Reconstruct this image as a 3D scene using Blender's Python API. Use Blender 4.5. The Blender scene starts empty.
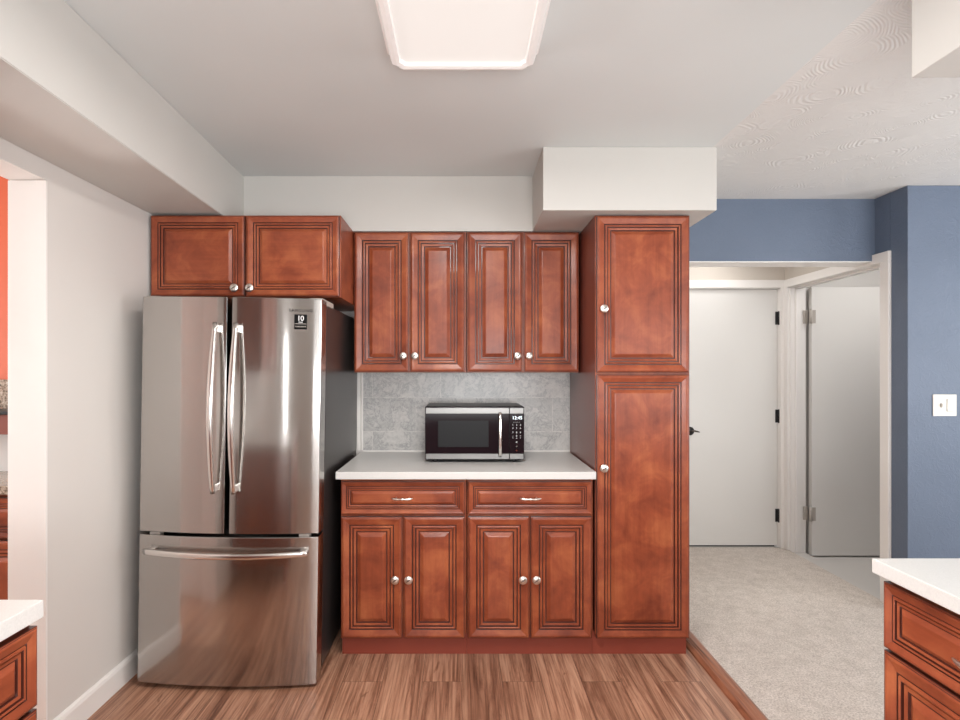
import bpy, bmesh, math, random
from mathutils import Vector, Matrix
K = 0.0254                      # everything below is written in inches
C = bpy.context.scene.collection
sc = bpy.context.scene
# ------------------------------------------------------------------ camera
CAMZ = 54.4
cd = bpy.data.cameras.new('camera'); cam = bpy.data.objects.new('camera', cd); C.objects.link(cam)
cam.location = (0, 0, CAMZ*K); cam.rotation_euler = (math.pi/2, 0, 0)
cd.sensor_width = 36; cd.lens = 535/960*36; cd.shift_x = 18/960; cd.shift_y = 12/960
cd.clip_start = 0.02
sc.camera = cam
# ------------------------------------------------------------------ world, daylight, fill lights, exposure
w = bpy.data.worlds.new('sky'); sc.world = w; w.use_nodes = True
w.node_tree.nodes['Background'].inputs[0].default_value = (0.85, 0.92, 1, 1)
w.node_tree.nodes['Background'].inputs[1].default_value = 1.0
sc.view_settings.view_transform = 'Standard'; sc.view_settings.look = 'None'
sc.view_settings.gamma = 1; sc.view_settings.use_curve_mapping = False
sc.view_settings.exposure = 0.13
def area(name, loc, target, sx, sz, power, col=(1, 1, 1)):
    l = bpy.data.lights.new(name, 'AREA'); l.shape = 'RECTANGLE'; l.size = sx*K; l.size_y = sz*K
    l.energy = power; l.color = col
    o = bpy.data.objects.new(name, l); C.objects.link(o); o.location = Vector(loc)*K
    d = (Vector(target)-Vector(loc)); o.rotation_euler = d.to_track_quat('-Z', 'Z').to_euler()
    return o
area('daylight_rear_right', (105, -92, 58), (105, 0, 66), 66, 56, 30, (.99, .99, .985))
area('fill_rear_left', (24, -92, 60), (24, 0, 66), 40, 44, 34, (.99, .99, .985))  # unseen light added for ambient fill and the fridge reflection
area('daylight_right', (214, 40, 58), (0, 40, 62), 80, 56, 95, (.99, .99, .985))
area('daylight_side_room', (-172, 78, 56), (-84, 56, 50), 44, 56, 180, (1, .99, .985))
area('fridge_streak_light', (-53.5, -90, 38), (-53.5, 0, 38), 4, 66, 7, (.99, .99, .985))  # unseen strip light added for the bright streak on the fridge door
# unseen fill lights added: two brighten the ceiling, the others hall and stairs
area('fill_up_kitchen', (5, -30, 44), (5, 10, 96), 50, 30, 46, (.95, .985, 1))
area('fill_up_dining', (130, 20, 44), (130, 60, 96), 50, 50, 38, (.96, .985, 1))
area('hall_fill', (74, 150, 93), (74, 150, 0), 14, 14, 3.6, (1, .98, .96))  # added out of view to brighten the hall door
area('stair_fill', (128, 132, 90), (118, 160, 0), 36, 16, 8, (1, .97, .93))  # added out of view to brighten the open door and stairwell

# ------------------------------------------------------------------ materials
def srgb(r, g, b):
    f = lambda c: (c/255/12.92) if c/255 <= .04045 else ((c/255+.055)/1.055)**2.4
    return (f(r), f(g), f(b), 1)
class NT:
    def __init__(s, name):
        s.m = bpy.data.materials.new(name); s.m.use_nodes = True
        s.t = s.m.node_tree; s.b = s.t.nodes['Principled BSDF']
    def n(s, typ, **kw):
        nd = s.t.nodes.new(typ)
        for k, v in kw.items(): setattr(nd, k, v)
        return nd
    def l(s, a, b): s.t.links.new(a, b)
    def coords(s, scale=(1, 1, 1), kind='Object', rand=True):
        tc = s.n('ShaderNodeTexCoord'); mp = s.n('ShaderNodeMapping')
        mp.inputs['Scale'].default_value = scale
        s.l(tc.outputs[kind], mp.inputs['Vector'])
        if rand:
            oi = s.n('ShaderNodeObjectInfo'); ml = s.n('ShaderNodeMath', operation='MULTIPLY'); ml.inputs[1].default_value = 37
            s.l(oi.outputs['Random'], ml.inputs[0]); s.l(ml.outputs[0], mp.inputs['Location'])
        return mp.outputs[0]
    def noise(s, vec, scale, detail=4, rough=.55, dist=0):
        nn = s.n('ShaderNodeTexNoise'); nn.inputs['Scale'].default_value = scale; nn.inputs['Detail'].default_value = detail
        nn.inputs['Roughness'].default_value = rough; nn.inputs['Distortion'].default_value = dist
        s.l(vec, nn.inputs['Vector']); return nn.outputs['Fac']
    def ramp(s, fac, stops):
        r = s.n('ShaderNodeValToRGB'); e = r.color_ramp.elements
        e[0].position, e[0].color = stops[0]; e[1].position, e[1].color = stops[-1]
        for p, c in stops[1:-1]:
            q = e.new(p); q.color = c
        s.l(fac, r.inputs[0]); return r.outputs[0]
    def mix(s, a, b, fac, mode='MIX'):
        m = s.n('ShaderNodeMix', data_type='RGBA', blend_type=mode)
        for src, i in ((a, 6), (b, 7), (fac, 0)):
            if isinstance(src, (tuple, float, int)): m.inputs[i].default_value = src
            else: s.l(src, m.inputs[i])
        return m.outputs[2]
    def bump(s, h, strength, dist=.01):
        b = s.n('ShaderNodeBump'); b.inputs['Strength'].default_value = strength; b.inputs['Distance'].default_value = dist
        s.l(h, b.inputs['Height']); s.l(b.outputs[0], s.b.inputs['Normal']); return b
    def set(s, **kw):
        for k, v in kw.items(): s.b.inputs[k.replace('_', ' ')].default_value = v
        return s
def plain(name, col, rough=.5, metal=0, **kw):
    a = NT(name); a.set(Base_Color=col, Roughness=rough, Metallic=metal, **kw); return a.m
def paint(name, col, bump=.05, scale=60, rough=.55, spec=.3):
    a = NT(name); v = a.coords(rand=False); n = a.noise(v, scale, 3)
    n2 = a.noise(v, 1.1, 2)
    c2 = tuple(x*.95 for x in col[:3])+(1,)
    a.l(a.ramp(n2, [(.35, c2), (.65, col)]), a.b.inputs['Base Color'])
    a.set(Roughness=rough); a.b.inputs['Specular IOR Level'].default_value = spec
    a.bump(n, bump, .003); return a.m
M = {}
def cherry(name, sc3):
    a = NT(name); v = a.coords((1, 1, 1)); g = a.coords(sc3)
    blot = a.noise(v, 7, 4, .6, .5); grain = a.noise(g, 1, 6, .65, .4)
    base = a.ramp(blot, [(.25, srgb(112, 50, 32)), (.5, srgb(144, 71, 45)), (.75, srgb(173, 97, 61))])
    gr = a.ramp(grain, [(.3, (.72, .66, .62, 1)), (.6, (1, 1, 1, 1))])
    a.l(a.mix(base, gr, .6, 'MULTIPLY'), a.b.inputs['Base Color'])
    a.set(Roughness=.36, Coat_Weight=.16, Coat_Roughness=.16); a.b.inputs['Specular IOR Level'].default_value = .32; a.bump(grain, .04, .002)
    return a.m
M['wood'] = cherry('cherry_wood_vertical_grain', (55, 55, 4))
M['woodh'] = cherry('cherry_wood_horizontal_grain', (4, 55, 55))
M['glaze_gap_shade'] = plain('dark_glaze_and_gap_shade', srgb(70, 28, 18), .4, Coat_Weight=.3)  # finish of the grooves; outer door rims use it as painted gap shade
M['carcass'] = M['wood']
M['endpanel'] = plain('cabinet_end_panel', srgb(120, 62, 50), .35, Coat_Weight=.3)
M['kick'] = plain('toe_kick', srgb(138, 62, 46), .42)
M['steel'] = None
a = NT('brushed_steel'); a.set(Base_Color=(.46, .435, .415, 1), Metallic=1, Roughness=.25, Anisotropic=1.0, Anisotropic_Rotation=.25)
b2 = a.n('ShaderNodeBsdfPrincipled')
for k_, v_ in (('Base Color', (.50, .475, .455, 1)), ('Metallic', 1), ('Roughness', .09), ('Anisotropic', .8), ('Anisotropic Rotation', .25)): b2.inputs[k_].default_value = v_
tg = a.n('ShaderNodeTangent', direction_type='RADIAL', axis='Z'); a.l(tg.outputs[0], a.b.inputs['Tangent']); a.l(tg.outputs[0], b2.inputs['Tangent'])
ms = a.n('ShaderNodeMixShader'); ms.inputs[0].default_value = .5; a.l(a.b.outputs[0], ms.inputs[1]); a.l(b2.outputs[0], ms.inputs[2])
a.l(ms.outputs[0], a.t.nodes['Material Output'].inputs['Surface']); M['steel'] = a.m
M['mw_steel'] = plain('microwave_steel', (.17, .163, .157, 1), .34, 1)
M['bright_steel'] = plain('satin_steel', (.78, .75, .72, 1), .2, 1)
M['nickel'] = plain('nickel', (.82, .78, .73, 1), .32, 1)
M['nickel_dark'] = plain('nickel_recess', (.12, .10, .09, 1), .35, 1)
M['fridge_side'] = plain('fridge_side_grey', srgb(56, 51, 50), .3, .35)
M['black'] = plain('black_plastic', (.012, .012, .013, 1), .35)
M['gasket'] = plain('door_gasket', (.02, .02, .02, 1), .7)
M['sticker_black'] = plain('sticker_black', (.008, .008, .008, 1), .6, 0, IOR=1.15)
M['glass_black'] = plain('black_glass', (.012, .006, .008, 1), .1, 0, IOR=1.18)
M['mesh_window'] = plain('microwave_window_mesh', (.022, .022, .023, 1), .3, 0, IOR=1.15)
M['marking'] = plain('grey_lettering', srgb(24, 22, 22), .6)
M['marking_white'] = plain('white_lettering', (.85, .85, .85, 1), .5)
a = NT('display_digits'); a.set(Base_Color=(.8, .9, 1, 1), Emission_Color=(.85, .95, 1, 1), Emission_Strength=1.2); M['digits'] = a.m
M['gray_plastic'] = plain('gray_plastic', srgb(176, 168, 160), .4)
M['white_plastic'] = plain('white_plastic', srgb(222, 217, 210), .35)
M['switch_shadow'] = plain('switch_gap', srgb(150, 146, 140), .5)
M['lamp_plastic'] = plain('lamp_frame_plastic', srgb(244, 242, 240), .35)
M['wall'] = paint('wall_paint', srgb(215, 210, 205))
M['soffit'] = paint('soffit_paint', srgb(201, 198, 193))
M['ceiling'] = paint('ceiling_paint', srgb(214, 217, 216), .03)
M['trim'] = plain('white_trim_paint', srgb(232, 228, 224), .35)
M['door'] = paint('door_paint', srgb(222, 219, 215), .02, 40, .4)
M['beige'] = paint('hall_beige_paint', srgb(205, 196, 186))
M['gray_wall'] = paint('stair_wall_paint', srgb(206, 202, 198))
M['terracotta'] = paint('terracotta_paint', srgb(190, 86, 52), .1, 25)
a = NT('quartz'); v = a.coords(rand=False); nn = a.noise(v, 260, 2)
a.l(a.ramp(nn, [(.35, srgb(206, 205, 202)), (.6, srgb(212, 211, 208))]), a.b.inputs['Base Color']); a.set(Roughness=.28); M['quartz'] = a.m
a = NT('granite'); v = a.coords(rand=False); nn = a.noise(v, 90, 5, .7)
a.l(a.ramp(nn, [(.35, srgb(60, 52, 46)), (.5, srgb(150, 132, 116)), (.65, srgb(190, 178, 165))]), a.b.inputs['Base Color']); a.set(Roughness=.2); M['granite'] = a.m
# textured blue wall
a = NT('blue_textured_paint'); v = a.coords(rand=False)
n1 = a.noise(v, 22, 3, .5, 1.2); n2 = a.noise(v, 120, 3)
r1 = a.ramp(n1, [(.46, (0, 0, 0, 1)), (.52, (1, 1, 1, 1)), (.6, (.3, .3, .3, 1))])
a.l(a.ramp(a.noise(v, 2, 2), [(.3, srgb(91, 103, 122)), (.7, srgb(98, 110, 129))]), a.b.inputs['Base Color'])
h = a.mix(r1, n2, .35); a.bump(h, .38, .003); a.set(Roughness=.5); M['blue'] = a.m
# swirl-textured ceiling
a = NT('swirl_textured_ceiling'); v = a.coords(rand=False)
nz = a.n('ShaderNodeTexNoise'); nz.inputs['Scale'].default_value = 3; a.l(v, nz.inputs['Vector'])
vm = a.n('ShaderNodeVectorMath', operation='MULTIPLY_ADD'); vm.inputs[1].default_value = (.12, .12, .12)
a.l(nz.outputs['Color'], vm.inputs[0]); a.l(v, vm.inputs[2])
vo = a.n('ShaderNodeTexVoronoi'); vo.inputs['Scale'].default_value = 5.5; a.l(vm.outputs[0], vo.inputs['Vector'])
m1 = a.n('ShaderNodeMath', operation='MULTIPLY'); m1.inputs[1].default_value = 120; a.l(vo.outputs['Distance'], m1.inputs[0])
m2 = a.n('ShaderNodeMath', operation='SINE'); a.l(m1.outputs[0], m2.inputs[0])
mask = a.ramp(a.noise(v, 5, 2), [(.42, (0, 0, 0, 1)), (.6, (1, 1, 1, 1))])
m3 = a.n('ShaderNodeMath', operation='MULTIPLY'); a.l(m2.outputs[0], m3.inputs[0]); a.l(mask, m3.inputs[1])
m4 = a.n('ShaderNodeMath', operation='ADD'); a.l(m3.outputs[0], m4.inputs[0]); n9 = a.noise(v, 16, 4, .6, 1.5)
m5 = a.n('ShaderNodeMath', operation='MULTIPLY'); m5.inputs[1].default_value = 2.4; a.l(n9, m5.inputs[0]); a.l(m5.outputs[0], m4.inputs[1])
a.bump(m4.outputs[0], .28, .004); a.set(Base_Color=srgb(220, 218, 215), Roughness=.6); M['swirl'] = a.m
# marble tiles on the back wall: x along, z up
a = NT('marble_tiles'); tc = a.n('ShaderNodeTexCoord'); sp = a.n('ShaderNodeSeparateXYZ'); a.l(tc.outputs['Object'], sp.inputs[0])
cb = a.n('ShaderNodeCombineXYZ'); a.l(sp.outputs[0], cb.inputs[0]); a.l(sp.outputs[2], cb.inputs[1])
mp = a.n('ShaderNodeMapping'); mp.inputs['Location'].default_value = (-12.4*K, 0, 0); a.l(cb.outputs[0], mp.inputs['Vector'])
bt = a.n('ShaderNodeTexBrick'); bt.offset = .64; bt.offset_frequency = 2; a.l(mp.outputs[0], bt.inputs['Vector'])
for k_, v_ in (('Scale', 1), ('Mortar Size', .0018), ('Mortar Smooth', .2), ('Brick Width', 16*K), ('Row Height', 8*K), ('Bias', 0)): bt.inputs[k_].default_value = v_
bt.inputs['Color1'].default_value = (.72, .72, .73, 1); bt.inputs['Color2'].default_value = (1, 1, 1, 1); bt.inputs['Mortar'].default_value = (1.12, 1.11, 1.09, 1)
v = a.coords((1, 1, 1), rand=False)
va = a.n('ShaderNodeMix', data_type='VECTOR'); va.inputs[0].default_value = .25; a.l(v, va.inputs[4]); a.l(bt.outputs['Color'], va.inputs[5])
v1 = a.noise(va.outputs[1], 10, 9, .75, .5); v2 = a.noise(va.outputs[1], 60, 6, .75, .4)
vein = a.ramp(v1, [(.36, srgb(186, 184, 182)), (.47, srgb(202, 199, 195)), (.5, srgb(166, 164, 164)), (.53, srgb(204, 201, 197)), (.7, srgb(216, 212, 207))])
fine = a.ramp(v2, [(.38, (.78, .78, .79, 1)), (.55, (1, 1, 1, 1))])
a.l(a.mix(a.mix(vein, fine, .8, 'MULTIPLY'), bt.outputs['Color'], .75, 'MULTIPLY'), a.b.inputs['Base Color'])
a.set(Roughness=.3); M['marble'] = a.m
# plank floor, boards along y
a = NT('wood_plank_floor'); tc = a.n('ShaderNodeTexCoord'); sp = a.n('ShaderNodeSeparateXYZ'); a.l(tc.outputs['Object'], sp.inputs[0])
cb = a.n('ShaderNodeCombineXYZ'); a.l(sp.outputs[1], cb.inputs[0]); a.l(sp.outputs[0], cb.inputs[1])
bt = a.n('ShaderNodeTexBrick'); bt.offset = .37; bt.offset_frequency = 2; a.l(cb.outputs[0], bt.inputs['Vector'])
for k_, v_ in (('Scale', 1), ('Mortar Size', .0007), ('Mortar Smooth', .1), ('Brick Width', 47*K), ('Row Height', 7*K), ('Bias', 0)): bt.inputs[k_].default_value = v_
bt.inputs['Color1'].default_value = (0, 0, 0, 1); bt.inputs['Color2'].default_value = (1, 1, 1, 1); bt.inputs['Mortar'].default_value = (.5, .5, .5, 1)
vm = a.n('ShaderNodeVectorMath', operation='MULTIPLY_ADD'); vm.inputs[1].default_value = (9, 7, 0)
a.l(bt.outputs['Color'], vm.inputs[0]); a.l(tc.outputs['Object'], vm.inputs[2])
mp = a.n('ShaderNodeMapping'); mp.inputs['Scale'].default_value = (17, .9, 1); a.l(vm.outputs[0], mp.inputs['Vector'])
g1 = a.noise(mp.outputs[0], 1, 9, .74, 1.2)
mp2 = a.n('ShaderNodeMapping'); mp2.inputs['Scale'].default_value = (110, 2.6, 1); a.l(vm.outputs[0], mp2.inputs['Vector'])
g2 = a.noise(mp2.outputs[0], 1, 4, .6)
mp3 = a.n('ShaderNodeMapping'); mp3.inputs['Scale'].default_value = (9, 2.5, 1); a.l(vm.outputs[0], mp3.inputs['Vector'])
g3 = a.noise(mp3.outputs[0], 1, 3, .6, 2.5)
base = a.ramp(g1, [(.3, srgb(88, 56, 42)), (.42, srgb(148, 104, 82)), (.52, srgb(182, 136, 110)), (.72, srgb(208, 164, 136))])
fine = a.ramp(g2, [(.4, (.58, .52, .48, 1)), (.52, (.95, .95, .95, 1)), (.62, (1.06, 1.06, 1.06, 1))])
col = a.mix(base, fine, .75, 'MULTIPLY')
knot = a.ramp(g3, [(.25, (.45, .36, .32, 1)), (.34, (1, 1, 1, 1))])
col = a.mix(col, knot, .8, 'MULTIPLY')
tone = a.ramp(bt.outputs['Color'], [(0, (.80, .78, .77, 1)), (1, (1.0, 1.0, 1.0, 1))])
col = a.mix(col, tone, 1.0, 'MULTIPLY')
col = a.mix(col, (.05, .028, .02, 1), bt.outputs['Fac'])
a.l(col, a.b.inputs['Base Color']); a.set(Roughness=.38); a.bump(g2, .05, .002); M['planks'] = a.m
a = NT('reddish_oak_molding'); v = a.coords((30, 2.2, 30), rand=False); g = a.noise(v, 1, 6, .6, 1.2)
a.l(a.ramp(g, [(.32, srgb(62, 32, 22)), (.45, srgb(138, 84, 60)), (.7, srgb(182, 122, 92))]), a.b.inputs['Base Color']); a.set(Roughness=.3); M['oak'] = a.m
a = NT('carpet_pile'); v = a.coords(rand=False); n1 = a.noise(v, 130, 4, .75); n2 = a.noise(v, 14, 5, .65)
c1 = a.ramp(n1, [(.3, srgb(166, 154, 145)), (.55, srgb(220, 210, 201)), (.75, srgb(240, 231, 223))])
c2 = a.ramp(n2, [(.35, (.86, .85, .84, 1)), (.6, (1, 1, 1, 1))])
a.l(a.mix(c1, c2, 1.0, 'MULTIPLY'), a.b.inputs['Base Color']); a.set(Roughness=.95); a.bump(n1, .7, .006); M['carpet'] = a.m
a = NT('lamp_diffuser'); a.set(Base_Color=(.42, .41, .39, 1), Emission_Color=(1, .92, .87, 1), Emission_Strength=.5); M['diffuser'] = a.m

# ------------------------------------------------------------------ helpers
def tag(o, label=None, cat=None, group=None, kind=None):
    if label: o['label'] = label
    if cat: o['category'] = cat
    if group: o['group'] = group
    if kind: o['kind'] = kind
    return o
def empty(name, loc, rz=0, label=None, cat=None, group=None, ry=0):
    o = bpy.data.objects.new(name, None); C.objects.link(o); o.empty_display_size = .1
    o.location = Vector(loc)*K; o.rotation_euler = (0, ry, rz)
    return tag(o, label, cat, group)
class MB:
    """collects shapes in inches, builds ONE mesh object"""
    def __init__(s): s.bm = bmesh.new(); s.mats = []
    def mi(s, m):
        if m not in s.mats: s.mats.append(m)
        return s.mats.index(m)
    def merge(s, b2, m, smooth=False):
        i = s.mi(m); vm = {}
        for v in b2.verts: vm[v] = s.bm.verts.new(v.co)
        for f in b2.faces:
            try: nf = s.bm.faces.new([vm[v] for v in f.verts])
            except ValueError: continue
            nf.material_index = i; nf.smooth = smooth
        b2.free(); return s
    def box(s, x0, x1, y0, y1, z0, z1, m, bev=0, seg=2):
        b = bmesh.new(); bmesh.ops.create_cube(b, size=1)
        for v in b.verts:
            v.co = Vector(((x0+x1)/2+v.co.x*(x1-x0), (y0+y1)/2+v.co.y*(y1-y0), (z0+z1)/2+v.co.z*(z1-z0)))
        if bev: bmesh.ops.bevel(b, geom=b.edges[:], offset=bev, segments=seg, profile=.6, affect='EDGES')
        return s.merge(b, m)
    def poly(s, pts, m, smooth=False):
        f = s.bm.faces.new([s.bm.verts.new(Vector(p)) for p in pts]); f.material_index = s.mi(m); f.smooth = smooth; return s
    def prism(s, pts, z0, z1, m, axis='z', bev=0):
        """pts 2D outline (ccw) extruded along axis"""
        def P(p, h):
            return {'z': (p[0], p[1], h), 'y': (p[0], h, p[1]), 'x': (h, p[0], p[1])}[axis]
        b = bmesh.new(); A = [b.verts.new(P(p, z0)) for p in pts]; B = [b.verts.new(P(p, z1)) for p in pts]
        b.faces.new(A[::-1]); b.faces.new(B)
        for i in range(len(pts)): j = (i+1) % len(pts); b.faces.new((A[i], A[j], B[j], B[i]))
        if bev: bmesh.ops.bevel(b, geom=b.edges[:], offset=bev, segments=2, affect='EDGES')
        bmesh.ops.recalc_face_normals(b, faces=b.faces[:])
        return s.merge(b, m)
    def lathe(s, prof, m, origin=(0, 0, 0), axis='y', n=24):
        """prof (radius, h); revolved about axis; h along -y for 'y'"""
        b = bmesh.new(); rings = []
        for r, h in prof:
            ring = []
            for k in range(n):
                t = 2*math.pi*k/n; c, q = r*math.cos(t), r*math.sin(t)
                p = {'y': (c, -h, q), 'z': (c, q, h), 'x': (-h, c, q)}[axis]
                ring.append(b.verts.new(Vector(p)+Vector(origin)))
            rings.append(ring)
        for a_, b_ in zip(rings, rings[1:]):
            for k in range(n): b.faces.new((a_[k], a_[(k+1) % n], b_[(k+1) % n], b_[k]))
        if prof[0][0] > 0: b.faces.new(rings[0])
        if prof[-1][0] > 0: b.faces.new(rings[-1][::-1])
        bmesh.ops.remove_doubles(b, verts=b.verts[:], dist=1e-4)
        bmesh.ops.recalc_face_normals(b, faces=b.faces[:])
        return s.merge(b, m, True)
    def sweep(s, pts, ra, rb, m, side=(1, 0, 0), n=16, power=1.0):
        """elliptic tube; side = direction of radius ra; ra/rb floats or lists"""
        b = bmesh.new(); pts = [Vector(p) for p in pts]; S = Vector(side).normalized(); rings = []
        for i, p in enumerate(pts):
            t = (pts[min(i+1, len(pts)-1)]-pts[max(i-1, 0)]).normalized()
            u = (S-t*S.dot(t)).normalized(); w_ = t.cross(u)
            A_ = ra[i] if isinstance(ra, (list, tuple)) else ra; B_ = rb[i] if isinstance(rb, (list, tuple)) else rb
            ring = []
            for k in range(n):
                c, q = math.cos(2*math.pi*k/n), math.sin(2*math.pi*k/n)
                c = math.copysign(abs(c)**power, c); q = math.copysign(abs(q)**power, q)
                ring.append(b.verts.new(p+u*A_*c+w_*B_*q))
            rings.append(ring)
        for a_, b_ in zip(rings, rings[1:]):
            for k in range(n): b.faces.new((a_[k], a_[(k+1) % n], b_[(k+1) % n], b_[k]))
        b.faces.new(rings[0]); b.faces.new(rings[-1][::-1])
        bmesh.ops.recalc_face_normals(b, faces=b.faces[:])
        return s.merge(b, m, True)
    def text(s, txt, x, y, z, size, m, spacing=1, align='CENTER', depth=.01):
        cu = bpy.data.curves.new('t', 'FONT'); cu.body = txt; cu.size = size; cu.align_x = align; cu.align_y = 'CENTER'
        cu.space_character = spacing; cu.extrude = depth; cu.resolution_u = 3
        o = bpy.data.objects.new('t', cu); C.objects.link(o)
        bpy.context.view_layer.update()
        me = bpy.data.meshes.new_from_object(o.evaluated_get(bpy.context.evaluated_depsgraph_get()))
        b = bmesh.new(); b.from_mesh(me)
        for v in b.verts: v.co = Vector((x+v.co.x, y-v.co.z, z+v.co.y))
        s.merge(b, m); bpy.data.objects.remove(o); bpy.data.curves.remove(cu); bpy.data.meshes.remove(me)
        return s
    def build(s, name, parent=None, origin=(0, 0, 0), angle=None):
        O = Vector(origin)
        for v in s.bm.verts: v.co = (v.co-O)*K
        me = bpy.data.meshes.new(name); s.bm.to_mesh(me); s.bm.free()
        for m in s.mats: me.materials.append(m)
        o = bpy.data.objects.new(name, me); C.objects.link(o); o.location = O*K
        if parent: o.parent = parent
        return o
def struct(mb, name, parent=None, origin=(0, 0, 0)):
    o = mb.build(name, parent, origin)
    if parent is None: o['kind'] = 'structure'
    return o

# ------------------------------------------------------------------ room shell
YB, YR, ZC, ZS = 125.9, -80.0, 96.0, 84.3
XL, XP, XH = -59.3, 47.1, 99.3     # left wall, pantry-side partition, hall side wall
XD = 202.0                         # dining right wall
W = M['wall']
struct(MB().box(-165, 44.6, YR, YB, -4, 0, M['planks']), 'floor')
cp = MB().box(47.0, XD, YR, 119.3, -4, .35, M['carpet']).box(47.0, XH, 119.3, 165, -4, .35, M['carpet'])
struct(cp, 'floor')
struct(MB().box(-165, 46.4, YR, YB+5, ZC, ZC+4, M['ceiling']), 'ceiling')
struct(MB().box(46.4, XD+4, YR, 170, ZC, ZC+4, M['swirl']), 'ceiling')
wb = struct(MB().box(XL-5.3, 47.1, YB, YB+5, 0, ZC, W), 'wall_back')
# left wall with its doorway (Y 44..76.4)
lw = MB()
lw.box(XL-5.3, XL, 76.4, YB, 0, ZC, W); lw.box(XL-5.3, XL, YR, 56, 0, ZC, W); lw.box(XL-5.3, XL, 56, 76.4, 81.8, ZC, W)
struct(lw, 'wall_left')
# soffits
struct(MB().prism([(XL, YR), (-39.6, YR), (-46.75, YB), (XL, YB)], ZS+.2, ZC, M['soffit'], 'z', .1), 'wall_left_soffit')
struct(MB().box(-46.4, 15.2, 113.6, YB, ZS, ZC, M['soffit'], .1), 'wall_back_soffit')
struct(MB().box(15.0, 47.1, 98.9, 133, ZS, ZC, M['soffit'], .12), 'wall_pantry_soffit')
struct(MB().box(45.7, 72, YR, 54.4, ZS, ZC, M['soffit'], .12), 'wall_right_soffit')
# partition beside the pantry
struct(MB().box(43.6, 47.0, 112.5, 165, 0, ZS, M['beige']), 'wall_partition')
# blue header above hall, beige underside and back
h = MB(); h.box(47.0, XH, 128.6, 129.2, 81.0, ZC, M['blue']); h.box(47.0, XH, 128.62, 134.6, 80.8, 81.05, M['trim'], .04)
h.box(47.0, XH, 129.2, 134.6, 81.0, ZC, M['beige'])
struct(h, 'wall_header')
# blue wall facing the room
struct(MB().box(XH, XD, 119.2, 124, 0, ZC, M['blue'], .15), 'wall_front_blue')
bl = MB(); bl.box(XH, XH+4.5, 124, 126.05, 0, ZC, M['blue']); bl.box(XH, XH+4.5, 126, 128.6, 80.3, ZC, M['blue'])
struct(bl, 'wall_return_blue')
hw = MB(); hw.box(XH, XH+4.5, 128.6, 162.2, 80.3, ZC, M['beige']); hw.box(XH, XH+4.5, 162.2, 165, 0, ZC, M['beige'])
struct(hw, 'wall_hall_side')
hb = MB(); hb.box(43.6, 66.9, 164.6, 169, 0, ZC, M['beige']); hb.box(66.9, 97.7, 164.6, 169, 80.2, ZC, M['beige']); hb.box(97.7, 104, 164.6, 169, 0, ZC, M['beige']); hb.box(43, 106, 169, 172, -4, ZC, M['beige'])  # last box is an added backing that stops sky light under the door
struct(hb, 'wall_hall_back')
# stairwell behind the side door
sw = MB(); sw.box(XH+4.5, 150, 163.6, 168, -60, ZC, M['gray_wall']); sw.box(150, 154, 119.2, 168, -60, ZC, M['gray_wall'])
sw.box(XH+4.5, 150, 119.2, 124, -60, 0, M['gray_wall']); sw.box(XH, XH+4.5, 119.2, 168, -60, -.2, M['gray_wall'])
sw.box(XH+4.5, 154, 119.2, 168, -10, -1.2, M['gray_wall'])
struct(sw, 'wall_stairwell')
# dining room walls beyond the frame (they hold the daylight windows)
rw = MB(); x0 = XD
rw.box(x0, x0+6, YR, 0, 0, ZC, M['blue']); rw.box(x0, x0+6, 80, 124, 0, ZC, M['blue'])
rw.box(x0, x0+6, 0, 80, 0, 30, M['blue']); rw.box(x0, x0+6, 0, 80, 86, ZC, M['blue'])
struct(rw, 'wall_right')
re = MB(); y0 = YR-6
for xa, xb in ((-165, -55.5), (-51.5, 2), (44, 72), (138, XD+6)): re.box(xa, xb, y0, YR, 0, ZC, W)
for xa, xb, za, zb in ((2, 44, 38, 82), (72, 138, 30, 86), (-55.5, -51.5, 3, 74)):  # the narrow slit is added for the fridge streak light
    re.box(xa, xb, y0, YR, 0, za, W); re.box(xa, xb, y0, YR, zb, ZC, W)
struct(re, 'wall_rear')
def window(n, x0, x1, z0, z1, y, rot=False):
    b = MB(); t = M['trim']
    for a_, b_, c_, d_ in ((x0, x0+2, z0, z1), (x1-2, x1, z0, z1), (x0, x1, z0, z0+2), (x0, x1, z1-2, z1), ((x0+x1)/2-.8, (x0+x1)/2+.8, z0, z1)):
        if rot: b.box(y-1, y+1, a_, b_, c_, d_, t)
        else: b.box(a_, b_, y-1, y+1, c_, d_, t)
    struct(b, 'window_%d' % n)
window(1, 2, 44, 38, 82, YR-3); window(2, 72, 138, 30, 86, YR-3); window(3, 0, 80, 30, 86, XD+3, True)  # the first is an added, unseen window for the rear left fill
# side room through the left doorway
sr = MB(); sr.box(-165, XL-5.3, 100, 104, 53, ZC, M['terracotta']); sr.box(-165, XL-5.3, 100, 104, 0, 53, M['gray_wall'])
struct(sr, 'wall_side_room')
struct(MB().box(-165, XL-5.3, 99.4, 100, 47.6, 53, M['granite']), 'trim_1')
sl = MB()
sl.box(-169, -165, YR, 46, 0, ZC, W); sl.box(-169, -165, 98, 104, 0, ZC, W)
sl.box(-169, -165, 46, 98, 0, 26, W); sl.box(-169, -165, 46, 98, 86, ZC, W)
struct(sl, 'wall_side_room_left')
window(4, 46, 98, 26, 86, -167, True)
struct(MB().box(-94, -64.9, 54.6, 56.0, .6, 79.5, M['door'], .06), 'reflection_panel')  # unseen white panel, added to give the fridge a bright reflected band
# baseboards
bb = MB(); pr = [(XL, 0), (XL+.62, 0), (XL+.62, 3.3), (XL+.45, 3.75), (XL+.2, 3.95), (XL, 4.0)]
bb.prism(pr, 76.4, YB, M['trim'], 'y'); struct(bb, 'baseboard_left')
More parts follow.
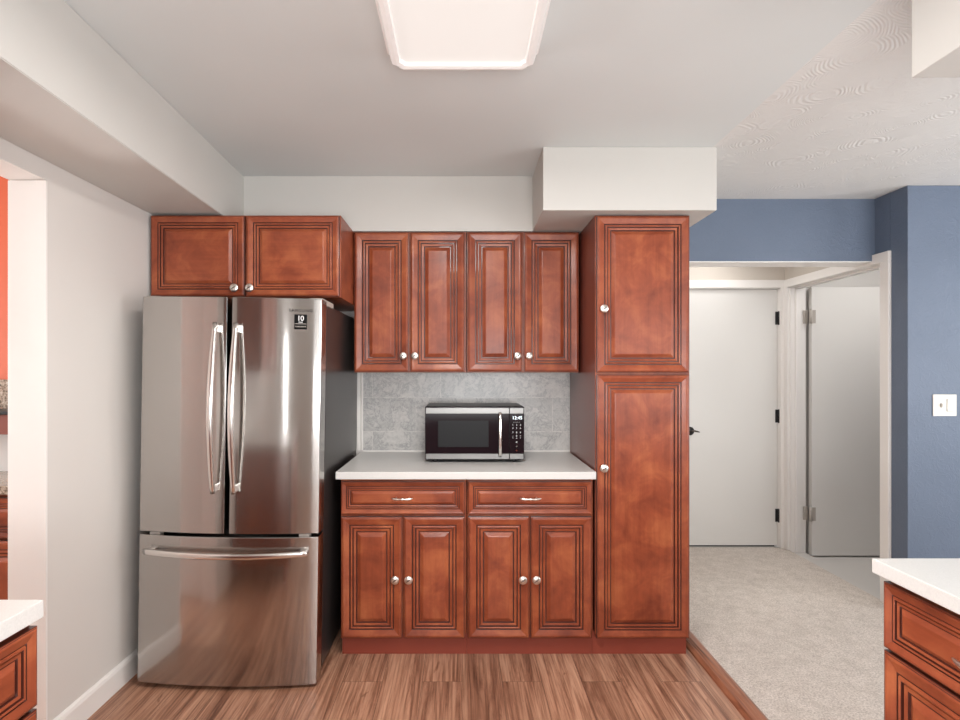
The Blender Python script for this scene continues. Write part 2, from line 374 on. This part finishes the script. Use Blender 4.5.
# jamb lining of the doorway
jb = MB(); jb.box(XL-5.4, XL+.05, 76.2, 76.5, 0, 81.7, M['trim'], .05).box(XL-5.4, XL+.05, 55.9, 56.2, 0, 81.7, M['trim'], .05); struct(jb, 'trim_2')
# backsplash (child of the back wall)
bs = MB().box(-23.2, 25.3, YB-.35, YB, 36, 54.2, M['marble']); o = bs.build('backsplash', wb, (-23.2, YB-.35, 36.0-3.6))
o['label'] = 'grey veined marble tiles'
MB().box(-24.6, -23.9, YB-.45, YB, 36, 54.2, M['trim'], .06).box(-23.6, -23.2, YB-.5, YB, 36, 54.2, M['trim'], .06).box(-23.2, 25.3, YB-.5, YB, 35.75, 36.0, M['trim'], .04).build('tile_edging', wb)
# transition molding between planks and carpet
tm = MB(); pr = [(44.3, 0), (47.8, 0), (47.7, .35), (47.1, .72), (46.0, .9), (45.0, .7), (44.45, .35)]
tm.prism(pr, YR, 112.5, M['oak'], 'y'); struct(tm, 'trim_3')

# hall door (door_1)
d1 = MB().box(67.5, 97.4, 165.2, 166.6, .9, 79.9, M['door'], .06); d1 = struct(d1, 'door_1')
MB().box(67.0, 97.7, 167, 167.4, 0, .8, M['black']).build('under_door_shade', d1)  # black strip: shade of the gap under the door put into colour
dh = MB().lathe([(1.3, 0), (1.3, .25), (.5, .4), (.5, 1.6), (0, 1.6)], M['black'], (70.3, 165.1, 36.2), n=20)
dh.sweep([(70.0, 163.6, 36.2), (70.9, 163.4, 36.4), (71.9, 163.5, 36.2), (72.7, 163.7, 36.0)], [.3, .3, .25, .15], [.3, .25, .2, .12], M['nickel_dark'], (0, 0, 1))
dh.build('door_handle', d1)['label'] = 'black lever handle'
for z in (71, 40.8, 10.2):
    MB().lathe([(.28, 0), (.28, 4.2)], M['black'], (97.6, 164.75, z-2.1), 'z', 12).box(96.7, 97.5, 165.0, 165.25, z-2, z+2, M['black']).build('hinge', d1)['label'] = 'black hinge'
c1 = MB(); t = M['trim']
c1.box(64.6, 98.95, 163.9, 164.62, 80.2, 82.6, t, .12); c1.box(97.6, 98.95, 163.9, 164.62, 0, 80.4, t, .1); c1.box(64.6, 67.1, 163.9, 164.62, 0, 80.4, t, .1)
c1.box(66.9, 67.4, 164.6, 169, 0, 80.2, t); c1.box(97.45, 97.75, 164.6, 169, 0, 80.2, t); c1.box(66.9, 97.7, 164.6, 169, 80.0, 80.25, t)
struct(c1, 'trim_4')
# side door (door_2), standing open over the stairwell
d2 = MB().box(104.9, 138.5, 160.5, 161.9, -.7, 79.9, M['door'], .06); d2 = struct(d2, 'door_2')
for z in (71, 11.8):
    MB().lathe([(.42, 0), (.42, 4.2)], M['gray_plastic'], (104.4, 160.2, z-2.1), 'z', 12).box(103.0, 104.3, 161.4, 161.65, z-2, z+2, M['gray_plastic'])\
        .box(104.6, 106.0, 160.3, 160.6, z-2, z+2, M['gray_plastic']).build('hinge', d2)['label'] = 'grey painted hinge'
c2 = MB()
c2.box(98.55, XH+.02, 123.7, 126.25, .35, 80.1, t, .12)          # near casing leg
c2.box(98.6, XH+.02, 162.1, 164.6, .35, 80.1, t, .1)            # far casing leg
c2.box(98.55, XH+.02, 123.7, 164.6, 80.1, 82.5, t, .12)         # head casing
c2.box(XH, XH+4.6, 161.7, 162.25, -.2, 80.3, t); c2.box(XH, XH+4.6, 126.0, 126.4, -.2, 80.3, t); c2.box(XH, XH+4.6, 126, 162.2, 80.0, 80.35, t)
c2.box(XH+1.4, XH+2.8, 161.2, 161.8, -.2, 80, t, .05); c2.box(XH+1.4, XH+2.8, 127.3, 162, 79.5, 80.05, t, .05)
struct(c2, 'trim_5')

# ------------------------------------------------------------------ cabinetry
PROFILE = [(0, .18, 'g'), (.08, .16, 'g'), (.17, .14, 'w'), (.22, .08, 'g'), (.30, .03, 'w'), (.42, 0, 'w'), (.62, .03, 'w'), (1.42, .24, 'w'), (1.5, .34, 'g'), (1.62, .34, 'g'),  # outermost dark rings put door gap shade into colour; inner grooves are glazed
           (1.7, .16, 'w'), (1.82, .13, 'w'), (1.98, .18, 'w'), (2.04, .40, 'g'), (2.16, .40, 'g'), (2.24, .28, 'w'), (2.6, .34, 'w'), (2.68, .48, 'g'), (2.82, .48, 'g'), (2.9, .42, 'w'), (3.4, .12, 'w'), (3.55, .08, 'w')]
def raised_panel(name, parent, x0, z0, w, h, scale=1.0, t=.8, y=0):
    """mitred raised-panel front, face towards -y, outer back at y+t"""
    b = MB(); wv, wh, g = M['wood'], M['woodh'], M['glaze_gap_shade']
    def rect(i, d): return [(x0+i, y+d, z0+i), (x0+w-i, y+d, z0+i), (x0+w-i, y+d, z0+h-i), (x0+i, y+d, z0+h-i)]
    rings = [(0, t, 'w')]+[(i*scale, d*(.5+.5*scale), m) for i, d, m in PROFILE]
    vr = [[b.bm.verts.new(p) for p in rect(i, d)] for i, d, _ in rings]
    for k in range(len(rings)-1):
        for e in range(4):
            f = (e+1) % 4
            fc = b.bm.faces.new((vr[k][e], vr[k][f], vr[k+1][f], vr[k+1][e]))
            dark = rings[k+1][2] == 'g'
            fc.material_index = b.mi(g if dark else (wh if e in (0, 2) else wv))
    fc = b.bm.faces.new(vr[-1]); fc.material_index = b.mi(wv if h > w*1.05 or scale == 1 else wh)
    fc = b.bm.faces.new(vr[0][::-1]); fc.material_index = b.mi(wv)
    bmesh.ops.recalc_face_normals(b.bm, faces=b.bm.faces[:])
    return b.build(name, parent, (x0, y, z0))
def knob(parent_part, x, y, z):
    """child of a door; parent_part sits at its own origin"""
    b = MB()
    b.lathe([(.4, 0), (.4, .08), (.22, .16), (.2, .5), (.34, .6), (.7, .68), (.79, .8), (.78, .9), (.7, .98), (.55, 1.04), (.3, 1.10), (0, 1.12)], M['nickel'], n=28)
    b.sweep([(-.38, -1.10, -.3), (-.12, -1.15, -.05), (.12, -1.15, .05), (.38, -1.10, .3)], [.04, .1, .1, .04], .05, M['nickel_dark'], (0, 0, 1), 8)
    o = b.build('knob', parent_part); o.location = Vector((x, y, z))*K-parent_part.location; o['label'] = 'round nickel knob'
    return o
def pull(parent_part, x, y, z, L=2.0):
    b = MB()
    pts = [(-L, -.9, .1), (-L*.8, -1.0, .02), (-L*.5, -1.1, -.06), (-L*.15, -1.2, 0), (0, -1.22, 0), (L*.15, -1.2, 0), (L*.5, -1.1, -.06), (L*.8, -1.0, .02), (L, -.9, .1)]
    b.sweep(pts, [.1, .2, .24, .14, .26, .14, .24, .2, .1], [.08, .16, .18, .12, .22, .12, .18, .16, .08], M['nickel'], (0, 0, 1), 12)
    for q in (-1, 1): b.lathe([(.24, -.1), (.2, .1), (.14, .4), (.14, 1.0)], M['nickel'], (q*L*.62, 0, 0), n=12)
    o = b.build('pull_handle', parent_part); o.location = Vector((x, y, z))*K-parent_part.location; o['label'] = 'ornate nickel bow pull'
    return o
def carcass(root, w, d, z0, z1, face=.8, side=None):
    b = MB(); b.box(.05, w-.05, face+.05, d, z0, z1, side or M['wood'], .05)
    return b.build('carcass', root)
def face_frame(root, w, z0, z1):
    return None
def base_cabinet(loc, rz, w, label, fronts, d=24.3, kick=True, kickspan=None):
    """fronts: list of ('drawer'|'door', x0, z0, w, h, pullpos)"""
    r = empty('base_cabinet', loc, rz, label, 'cabinet')
    carcass(r, w, d, 4.5, 34.35)
    MB().box(0, w, 2.2, 2.9, 0, 4.6, M['kick']).build('toe_kick', r)
    for kind, x0, z0, ww, hh, hp in fronts:
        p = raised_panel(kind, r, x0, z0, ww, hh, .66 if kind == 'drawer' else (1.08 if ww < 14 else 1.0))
        if kind == 'drawer': pull(p, x0+ww/2, .1, z0+hh/2)
        elif hp: knob(p, hp[0], .1, hp[1])
    return r
YF = 101.1
# two base cabinets below the back counter
for i, (x, lab) in enumerate(((-23.1, 'cherry wood base cabinet beside the refrigerator, left half under the white counter'), (.95, 'cherry wood base cabinet beside the tall pantry, right half under the white counter'))):
    base_cabinet((x, YF, 0), 0, 24.0, lab, [('drawer', .2, 27.45, 23.4, 6.25, None),
        ('door', .2, 4.0, 11.55, 23.0, (10.5, 15.3)), ('door', 12.05, 4.0, 11.55, 23.0, (13.05, 15.3))])
# countertop: the quartz slab
tag(MB().box(-23.6, 25.05, 99.8, YB-.5, 34.35, 35.75, M['quartz'], .1, 3).build('countertop'), 'white quartz countertop under the microwave between refrigerator and pantry', 'countertop')
# wall cabinets
def wall_cabinet(loc, w, h, d, label, doors, scale=1.1, group=None):
    r = empty('wall_cabinet', loc, 0, label, 'cabinet', group)
    carcass(r, w, d, 0, h)
    for x0, ww, kx, kz in doors:
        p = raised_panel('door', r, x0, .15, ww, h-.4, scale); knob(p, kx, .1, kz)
    return r
wall_cabinet((-22.95, 113.1, 54.3), 23.85, 29.9, 12.6, 'two-door cherry wall cabinet nearer the refrigerator, above the marble tiles left of the microwave',
             [(.15, 11.55, 10.55, 3.5), (12.0, 11.55, 13.0, 3.5)])
wall_cabinet((.95, 113.1, 54.3), 24.0, 29.9, 12.6, 'two-door cherry wall cabinet against the tall pantry, above the microwave',
             [(.25, 11.55, 10.75, 3.5), (12.2, 11.55, 13.2, 3.5)])
wall_cabinet((-59.1, 101.0, 68.6), 36.1, 15.6, 24.6, 'short wide cherry cabinet mounted over the refrigerator',
             [(.25, 17.7, 16.35, 1.6), (18.35, 17.5, 19.2, 1.6)], .86)
# pantry
p = empty('pantry_cabinet', (25.35, YF, 0), 0, 'tall cherry pantry cabinet with two stacked doors at the right end of the counter', 'cabinet')
MB().box(.02, 18.0, .85, 24.3, 4.5, 84.2, M['wood'], .05).box(.0, .06, .9, 24.3, 4.5, 84.2, M['endpanel']).build('carcass', p)
MB().box(-.38, 17.9, 2.2, 2.9, 0, 4.6, M['kick']).build('toe_kick', p)
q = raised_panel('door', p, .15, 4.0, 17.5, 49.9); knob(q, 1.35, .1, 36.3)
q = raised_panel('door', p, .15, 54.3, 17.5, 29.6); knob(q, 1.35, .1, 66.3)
# left counter run: faces +X
for i, yb in enumerate((25.0, 7.0)):
    lab = ('cherry base cabinet at lower left by the doorway, near counter end', 'cherry base cabinet further along the left counter, nearest the camera')[i]
    base_cabinet((-34.2, yb+.4, 0), math.pi/2, 18.0, lab, [('drawer', .1, 27.5, 17.75, 6.4, None), ('door', .1, 4.6, 17.75, 22.6, (1.2, 24))])
tag(MB().box(-59.2, -34.0, 7.0, 43.5, 34.5, 35.9, M['quartz'], .06, 2).build('countertop'), 'white quartz countertop end at lower left in front of the doorway', 'countertop')
r = empty('wall_cabinet', (-46.6, 7.4, 54.3), math.pi/2, 'cherry wall cabinet over the left counter, mirrored in the refrigerator door', 'cabinet')
carcass(r, 36.0, 12.6, 0, 29.9)
for x0, kx in ((.25, 16.6), (18.2, 19.5)):
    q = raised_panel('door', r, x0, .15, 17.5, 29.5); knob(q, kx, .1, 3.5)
# right peninsula: faces -X
for i, yb in enumerate((52.4, 31.35)):
    lab = ('cherry base cabinet at the end of the right peninsula, beside the carpet', 'cherry base cabinet of the right peninsula nearest the camera')[i]
    base_cabinet((41.25, yb+.2, 0), -math.pi/2, 21.0, lab, [('drawer', .1, 27.5, 20.75, 6.4, None), ('door', .1, 4.6, 20.75, 22.6, (19.3, 24))])
tag(MB().box(40.5, 68, 10.4, 52.9, 34.6, 36.0, M['quartz'], .12, 3).build('countertop'), 'white quartz peninsula top at lower right in front of the blue wall', 'countertop')

# side-room furniture seen through the doorway
r = base_cabinet((-112, 87, 0), 0, 46.0, 'red wooden cabinet in the next room, seen through the left doorway',
    [('drawer', .2, 27.3, 22.7, 6.6, None), ('drawer', 23.1, 27.3, 22.7, 6.6, None), ('door', .2, 4.6, 22.7, 22.3, (21, 22)), ('door', 23.1, 4.6, 22.7, 22.3, (25, 22))], 12.8)
tag(MB().box(-112.5, -65.2, 86.3, 99.4, 34.6, 36.0, M['granite'], .1).build('countertop'), 'speckled brown granite top on the cabinet beyond the left doorway', 'countertop')
tag(MB().box(-112, -65, 94, 99.4, 43.4, 46.9, M['endpanel'], .1).box(-112, -65, 93.6, 99.4, 46.9, 47.6, M['black'], .1).build('wall_shelf'), 'dark wooden shelf on the wall beyond the left doorway', 'shelf')

# ------------------------------------------------------------------ refrigerator
FX0, FX1, FYE = -15.45, 15.45, 0.0   # local: x across, y=0 at the door edges' front
fr = empty('refrigerator', (-40.6, 92.2, .3), 0, 'stainless steel french-door refrigerator with bottom freezer drawer', 'refrigerator', ry=math.radians(.85))
body = MB(); body.box(FX0+.15, FX1-.12, 4.0, 33.2, 1.2, 66.4, M['fridge_side'], .2).build('body', fr)['label'] = 'dark grey side panels'
MB().box(FX0+.8, FX1-.8, 2.6, 4.2, .2, 66.0, M['gasket']).box(FX0+1, FX1-1, 4.5, 31, .0, 1.4, M['black']).build('base_grille', fr)
def bulge(x): return -1.15*(1-(x/15.45)**2)
def door_mb(x0, x1, z0, z1, r=.25, n=18):
    """curved-front slab with rounded vertical edges"""
    f = []
    for k in range(n+1):
        x = x0+(x1-x0)*k/n; f.append((x, bulge(x)))
    # rounded ends
    out = [(x0, 3.3), (x0, f[0][1]+r)]
    for a_ in (30, 60): out.append((x0+r*(1-math.cos(math.radians(a_))), f[0][1]+r*(1-math.sin(math.radians(a_)))))
    out += [(x, y) for x, y in f if x0+r <= x <= x1-r]
    for a_ in (60, 30): out.append((x1-r*(1-math.cos(math.radians(a_))), f[-1][1]+r*(1-math.sin(math.radians(a_)))))
    out += [(x1, f[-1][1]+r), (x1, 3.3)]
    b = MB(); i = b.mi(M['steel'])
    nn_ = len(out)
    zs = [z0, z0+.08, z1-.08, z1]; ins = [.08, 0, 0, .08]
    rows = []
    for z, q in zip(zs, ins): rows.append([b.bm.verts.new((x, y+q, z)) for x, y in out])
    for A_, B_ in zip(rows, rows[1:]):
        for k in range(nn_):
            j = (k+1) % nn_; fc = b.bm.faces.new((A_[k], A_[j], B_[j], B_[k])); fc.material_index = i
            fc.smooth = 3 <= k < nn_-4
    for rw_ in rows:
        for k in range(nn_):
            e_ = b.bm.edges.get((rw_[k], rw_[(k+1) % nn_]))
            if e_: e_.smooth = False
    b.bm.faces.new(rows[0][::-1]); b.bm.faces.new(rows[-1])
    bmesh.ops.recalc_face_normals(b.bm, faces=b.bm.faces[:])
    return b
GX = .05
ld = door_mb(FX0, GX-.38, 26.5, 66.9).build('door', fr); ld['label'] = 'left refrigerator door'
rd = door_mb(GX+.38, FX1, 26.5, 66.9).build('door', fr); rd['label'] = 'right refrigerator door'
fz = door_mb(FX0, FX1, .5, 25.9, n=36).build('freezer_drawer', fr)
def vhandle(par, x):
    b = MB(); z0, z1 = 33.6, 62.4; N = 22; pts = []; xo = .0
    for k in range(N+1):
        u = k/N; bow = math.sin(math.pi*u)
        pts.append((x, bulge(x)-1.05-1.55*bow, z0+(z1-z0)*u))
    ra = [.36+.14*math.sin(math.pi*k/N) for k in range(N+1)]
    b.sweep(pts, ra, .28, M['bright_steel'], (1, 0, 0), 18, .8)
    for zz in (z0+.9, z1-.9): b.box(x-.38, x+.38, bulge(x)-1.15, bulge(x)+.15, zz-.6, zz+.6, M['bright_steel'], .1)
    return b.build('handle', par)
vhandle(ld, GX-1.95); vhandle(rd, GX+1.55)
b = MB(); pts = []; N = 26
for k in range(N+1):
    u = k/N; x = -13.9+27.8*u; pts.append((x, bulge(x)-1.0-.7*math.sin(math.pi*u), 23.35-.15*math.sin(math.pi*u)))
b.sweep(pts, .5, .34, M['bright_steel'], (0, 0, 1), 18, .8)
for x in (-13.1, 13.1): b.box(x-.6, x+.6, bulge(x)-1.1, bulge(x)+.1, 22.95, 23.75, M['bright_steel'], .1)
b.build('handle', fz)
# lettering and the warranty sticker, top right
def conform(b, lift=.04):
    for v_ in b.bm.verts: v_.co.y = bulge(v_.co.x)-lift+min(max(v_.co.y, -.06), .06)
    return b
SX = 12.0
conform(MB().text('SAMSUNG', SX, -.03, 64.8, .72, M['marking'], 1.3)).build('logo', rd)['label'] = 'grey maker name lettering'
conform(MB().box(SX-1.05, SX+1.05, 0, .04, 61.6, 64.15, M['sticker_black']), .03).build('sticker', rd)['label'] = 'black square sticker with a white 10'
st = MB(); st.text('10', SX, -.03, 63.45, 1.25, M['marking_white'], .9); st.text('YEAR', SX, -.03, 62.8, .32, M['marking_white'])
st.box(SX-1.0, SX+1.0, -.03, 0, 62.5, 62.58, M['gray_plastic']); st.text('WARRANTY', SX, -.03, 62.05, .34, M['gray_plastic'])
conform(st, .05).build('sticker_lettering', rd)
for s_ in (1, -1):
    MB().prism([(s_*15.45, .9), (s_*15.45, 8.5), (s_*13.6, 8.5), (s_*12.6, 4.5), (s_*12.9, 1.0)][::s_], 66.1, 67.15, M['gray_plastic'], 'z', .12).build('hinge_cover', fr)
for x in (-12.9, 12.9): MB().box(x-.9, x+.9, .3, 1.6, 25.85, 26.5, M['gray_plastic'], .1).build('hinge', fr)
MB().lathe([(.6, 0), (.6, .5), (.25, .6), (.25, 1.4)], M['gray_plastic'], (15.0-.6, 4.6, -.05), 'z', 14).build('foot', fr)
MB().lathe([(.6, 0), (.6, .5), (.25, .6), (.25, 1.4)], M['gray_plastic'], (-14.4, 4.6, -.2), 'z', 14).build('foot', fr)

# ------------------------------------------------------------------ microwave
mw = empty('microwave', (2.6, 110.0, 35.75), 0, 'black and stainless countertop microwave oven on the white counter', 'microwave')
hwid = 10.2
MB().box(-hwid, hwid, .7, 12.5, .55, 11.55, M['black'], .25).build('body', mw)
d = MB(); xs = 7.15
d.box(-hwid, xs-.03, 0, .75, .6, 11.5, M['glass_black'], .1)
dob = d.build('door', mw)
MB().box(-hwid+.15, xs-.06, -.05, .1, 10.1, 11.25, M['mw_steel'], .04).build('trim_strip', dob)
MB().box(-hwid+.15, xs-.06, -.05, .1, .75, 1.85, M['mw_steel'], .04).build('trim_strip', dob)
MB().box(-7.55, 2.9, -.03, .1, 3.2, 8.7, M['mesh_window'], .1).build('window', dob)
hd = MB().sweep([(5.2, -.1, 1.3), (5.2, -.9, 1.7), (5.2, -1.1, 3), (5.2, -1.15, 6), (5.2, -1.1, 9), (5.2, -.9, 10.0), (5.2, -.1, 10.3)], .3, .16, M['bright_steel'], (1, 0, 0), 12, .8)
hd.build('handle', dob)
cpn = MB().box(xs+.03, hwid, 0, .75, .6, 11.5, M['glass_black'], .1).build('control_panel', mw)
MB().box(xs+.06, hwid-.15, -.05, .1, 10.1, 11.25, M['mw_steel'], .04).build('trim_strip', cpn)
MB().box(xs+.06, hwid-.15, -.05, .1, .75, 1.85, M['mw_steel'], .04).build('trim_strip', cpn)
MB().text('12:45', 8.75, -.03, 9.2, .95, M['digits'], 1).build('display', cpn)
b = MB(); b.text('- - - - -', 8.6, -.03, 8.35, .5, M['marking_white'])
rows = [(7.75, ('1', '2', '3')), (7.1, ('4', '5', '6')), (6.2, ('7', '8', '9')), (5.5, ('-', '0', '+')), (5.0, ('*', '=', '*'))]
for z, cs in rows:
    for k, c_ in enumerate(cs): b.text(c_, 7.85+.78*k, -.03, z, .5, M['marking_white'])
b.text('o', 8.63, -.03, 4.3, .6, M['marking_white']); b.text('o', 8.63, -.03, 3.4, .5, M['gray_plastic']); b.text('o', 8.63, -.03, 2.55, .5, M['terracotta'])
b.build('keypad', cpn)
for x in (-8.2, 8.2):
    for y in (1.8, 12.5): MB().lathe([(.55, 0), (.6, .3), (.6, .6)], M['black'], (x, y, 0), 'z', 14).build('foot', mw)

# ------------------------------------------------------------------ ceiling light
cl = empty('ceiling_light', (0.1, 45, ZC), 0, 'lit rectangular white fluorescent ceiling fixture with notched corners', 'lamp')
def notched(hx, hy, n):
    return [(-hx+n, -hy), (hx-n, -hy), (hx-n*.6, -hy+n*.4), (hx-n*.6, -hy+n*.6), (hx, -hy+n), (hx, hy-n), (hx-n*.6, hy-n*.6), (hx-n*.6, hy-n*.4), (hx-n, hy), (-hx+n, hy), (-hx+n*.6, hy-n*.4), (-hx+n*.6, hy-n*.6), (-hx, hy-n), (-hx, -hy+n), (-hx+n*.6, -hy+n*.6), (-hx+n*.6, -hy+n*.4)]
MB().prism(notched(9.6, 25.0, 1.7), -1.1, 0, M['lamp_plastic'], 'z', .1).build('base_plate', cl)
fb = MB(); i = fb.mi(M['lamp_plastic']); rows = []
for hx, hy, z in ((9.1, 23.7, -1.1), (9.1, 23.7, -2.2), (8.8, 23.4, -3.0), (8.3, 23.0, -3.1), (7.9, 22.5, -3.0), (7.75, 22.4, -2.5)):
    rows.append([fb.bm.verts.new((x, y, z)) for x, y in notched(hx, hy, 1.25 if z > -3.05 and hx > 8 else .7)])
for A_, B_ in zip(rows, rows[1:]):
    for k in range(16):
        j = (k+1) % 16; fb.bm.faces.new((A_[k], B_[k], B_[j], A_[j]))
bmesh.ops.recalc_face_normals(fb.bm, faces=fb.bm.faces[:])
fb.build('frame', cl)
MB().box(-7.8, 7.8, -22.45, 22.45, -2.6, -1.3, M['diffuser'], .2).build('diffuser', cl)

lamp = area('fluorescent_tubes', (0.1, 45, ZC-3.2), (0.1, 45, 0), 14, 44, 32, (1, .96, .92))
lamp.rotation_euler = (0, 0, 0)
# ------------------------------------------------------------------ light switch on the blue wall
ls = empty('light_switch', (107.4, 119.2, 47.0), 0, 'white double light switch plate on the blue wall', 'switch')
MB().box(-2.6, 2.6, -.25, 0, -2.4, 2.4, M['white_plastic'], .1).build('plate', ls)
MB().box(-1.0, -.75, -.75, -.2, -.3, .35, M['white_plastic'], .05).box(-1.1, -.62, -.28, -.2, -.5, .5, M['switch_shadow']).build('toggle', ls)
MB().box(.35, 1.7, -.3, -.2, -1.4, 1.4, M['switch_shadow']).box(.42, 1.63, -.4, -.2, -1.32, 1.32, M['white_plastic'], .04).build('rocker', ls)
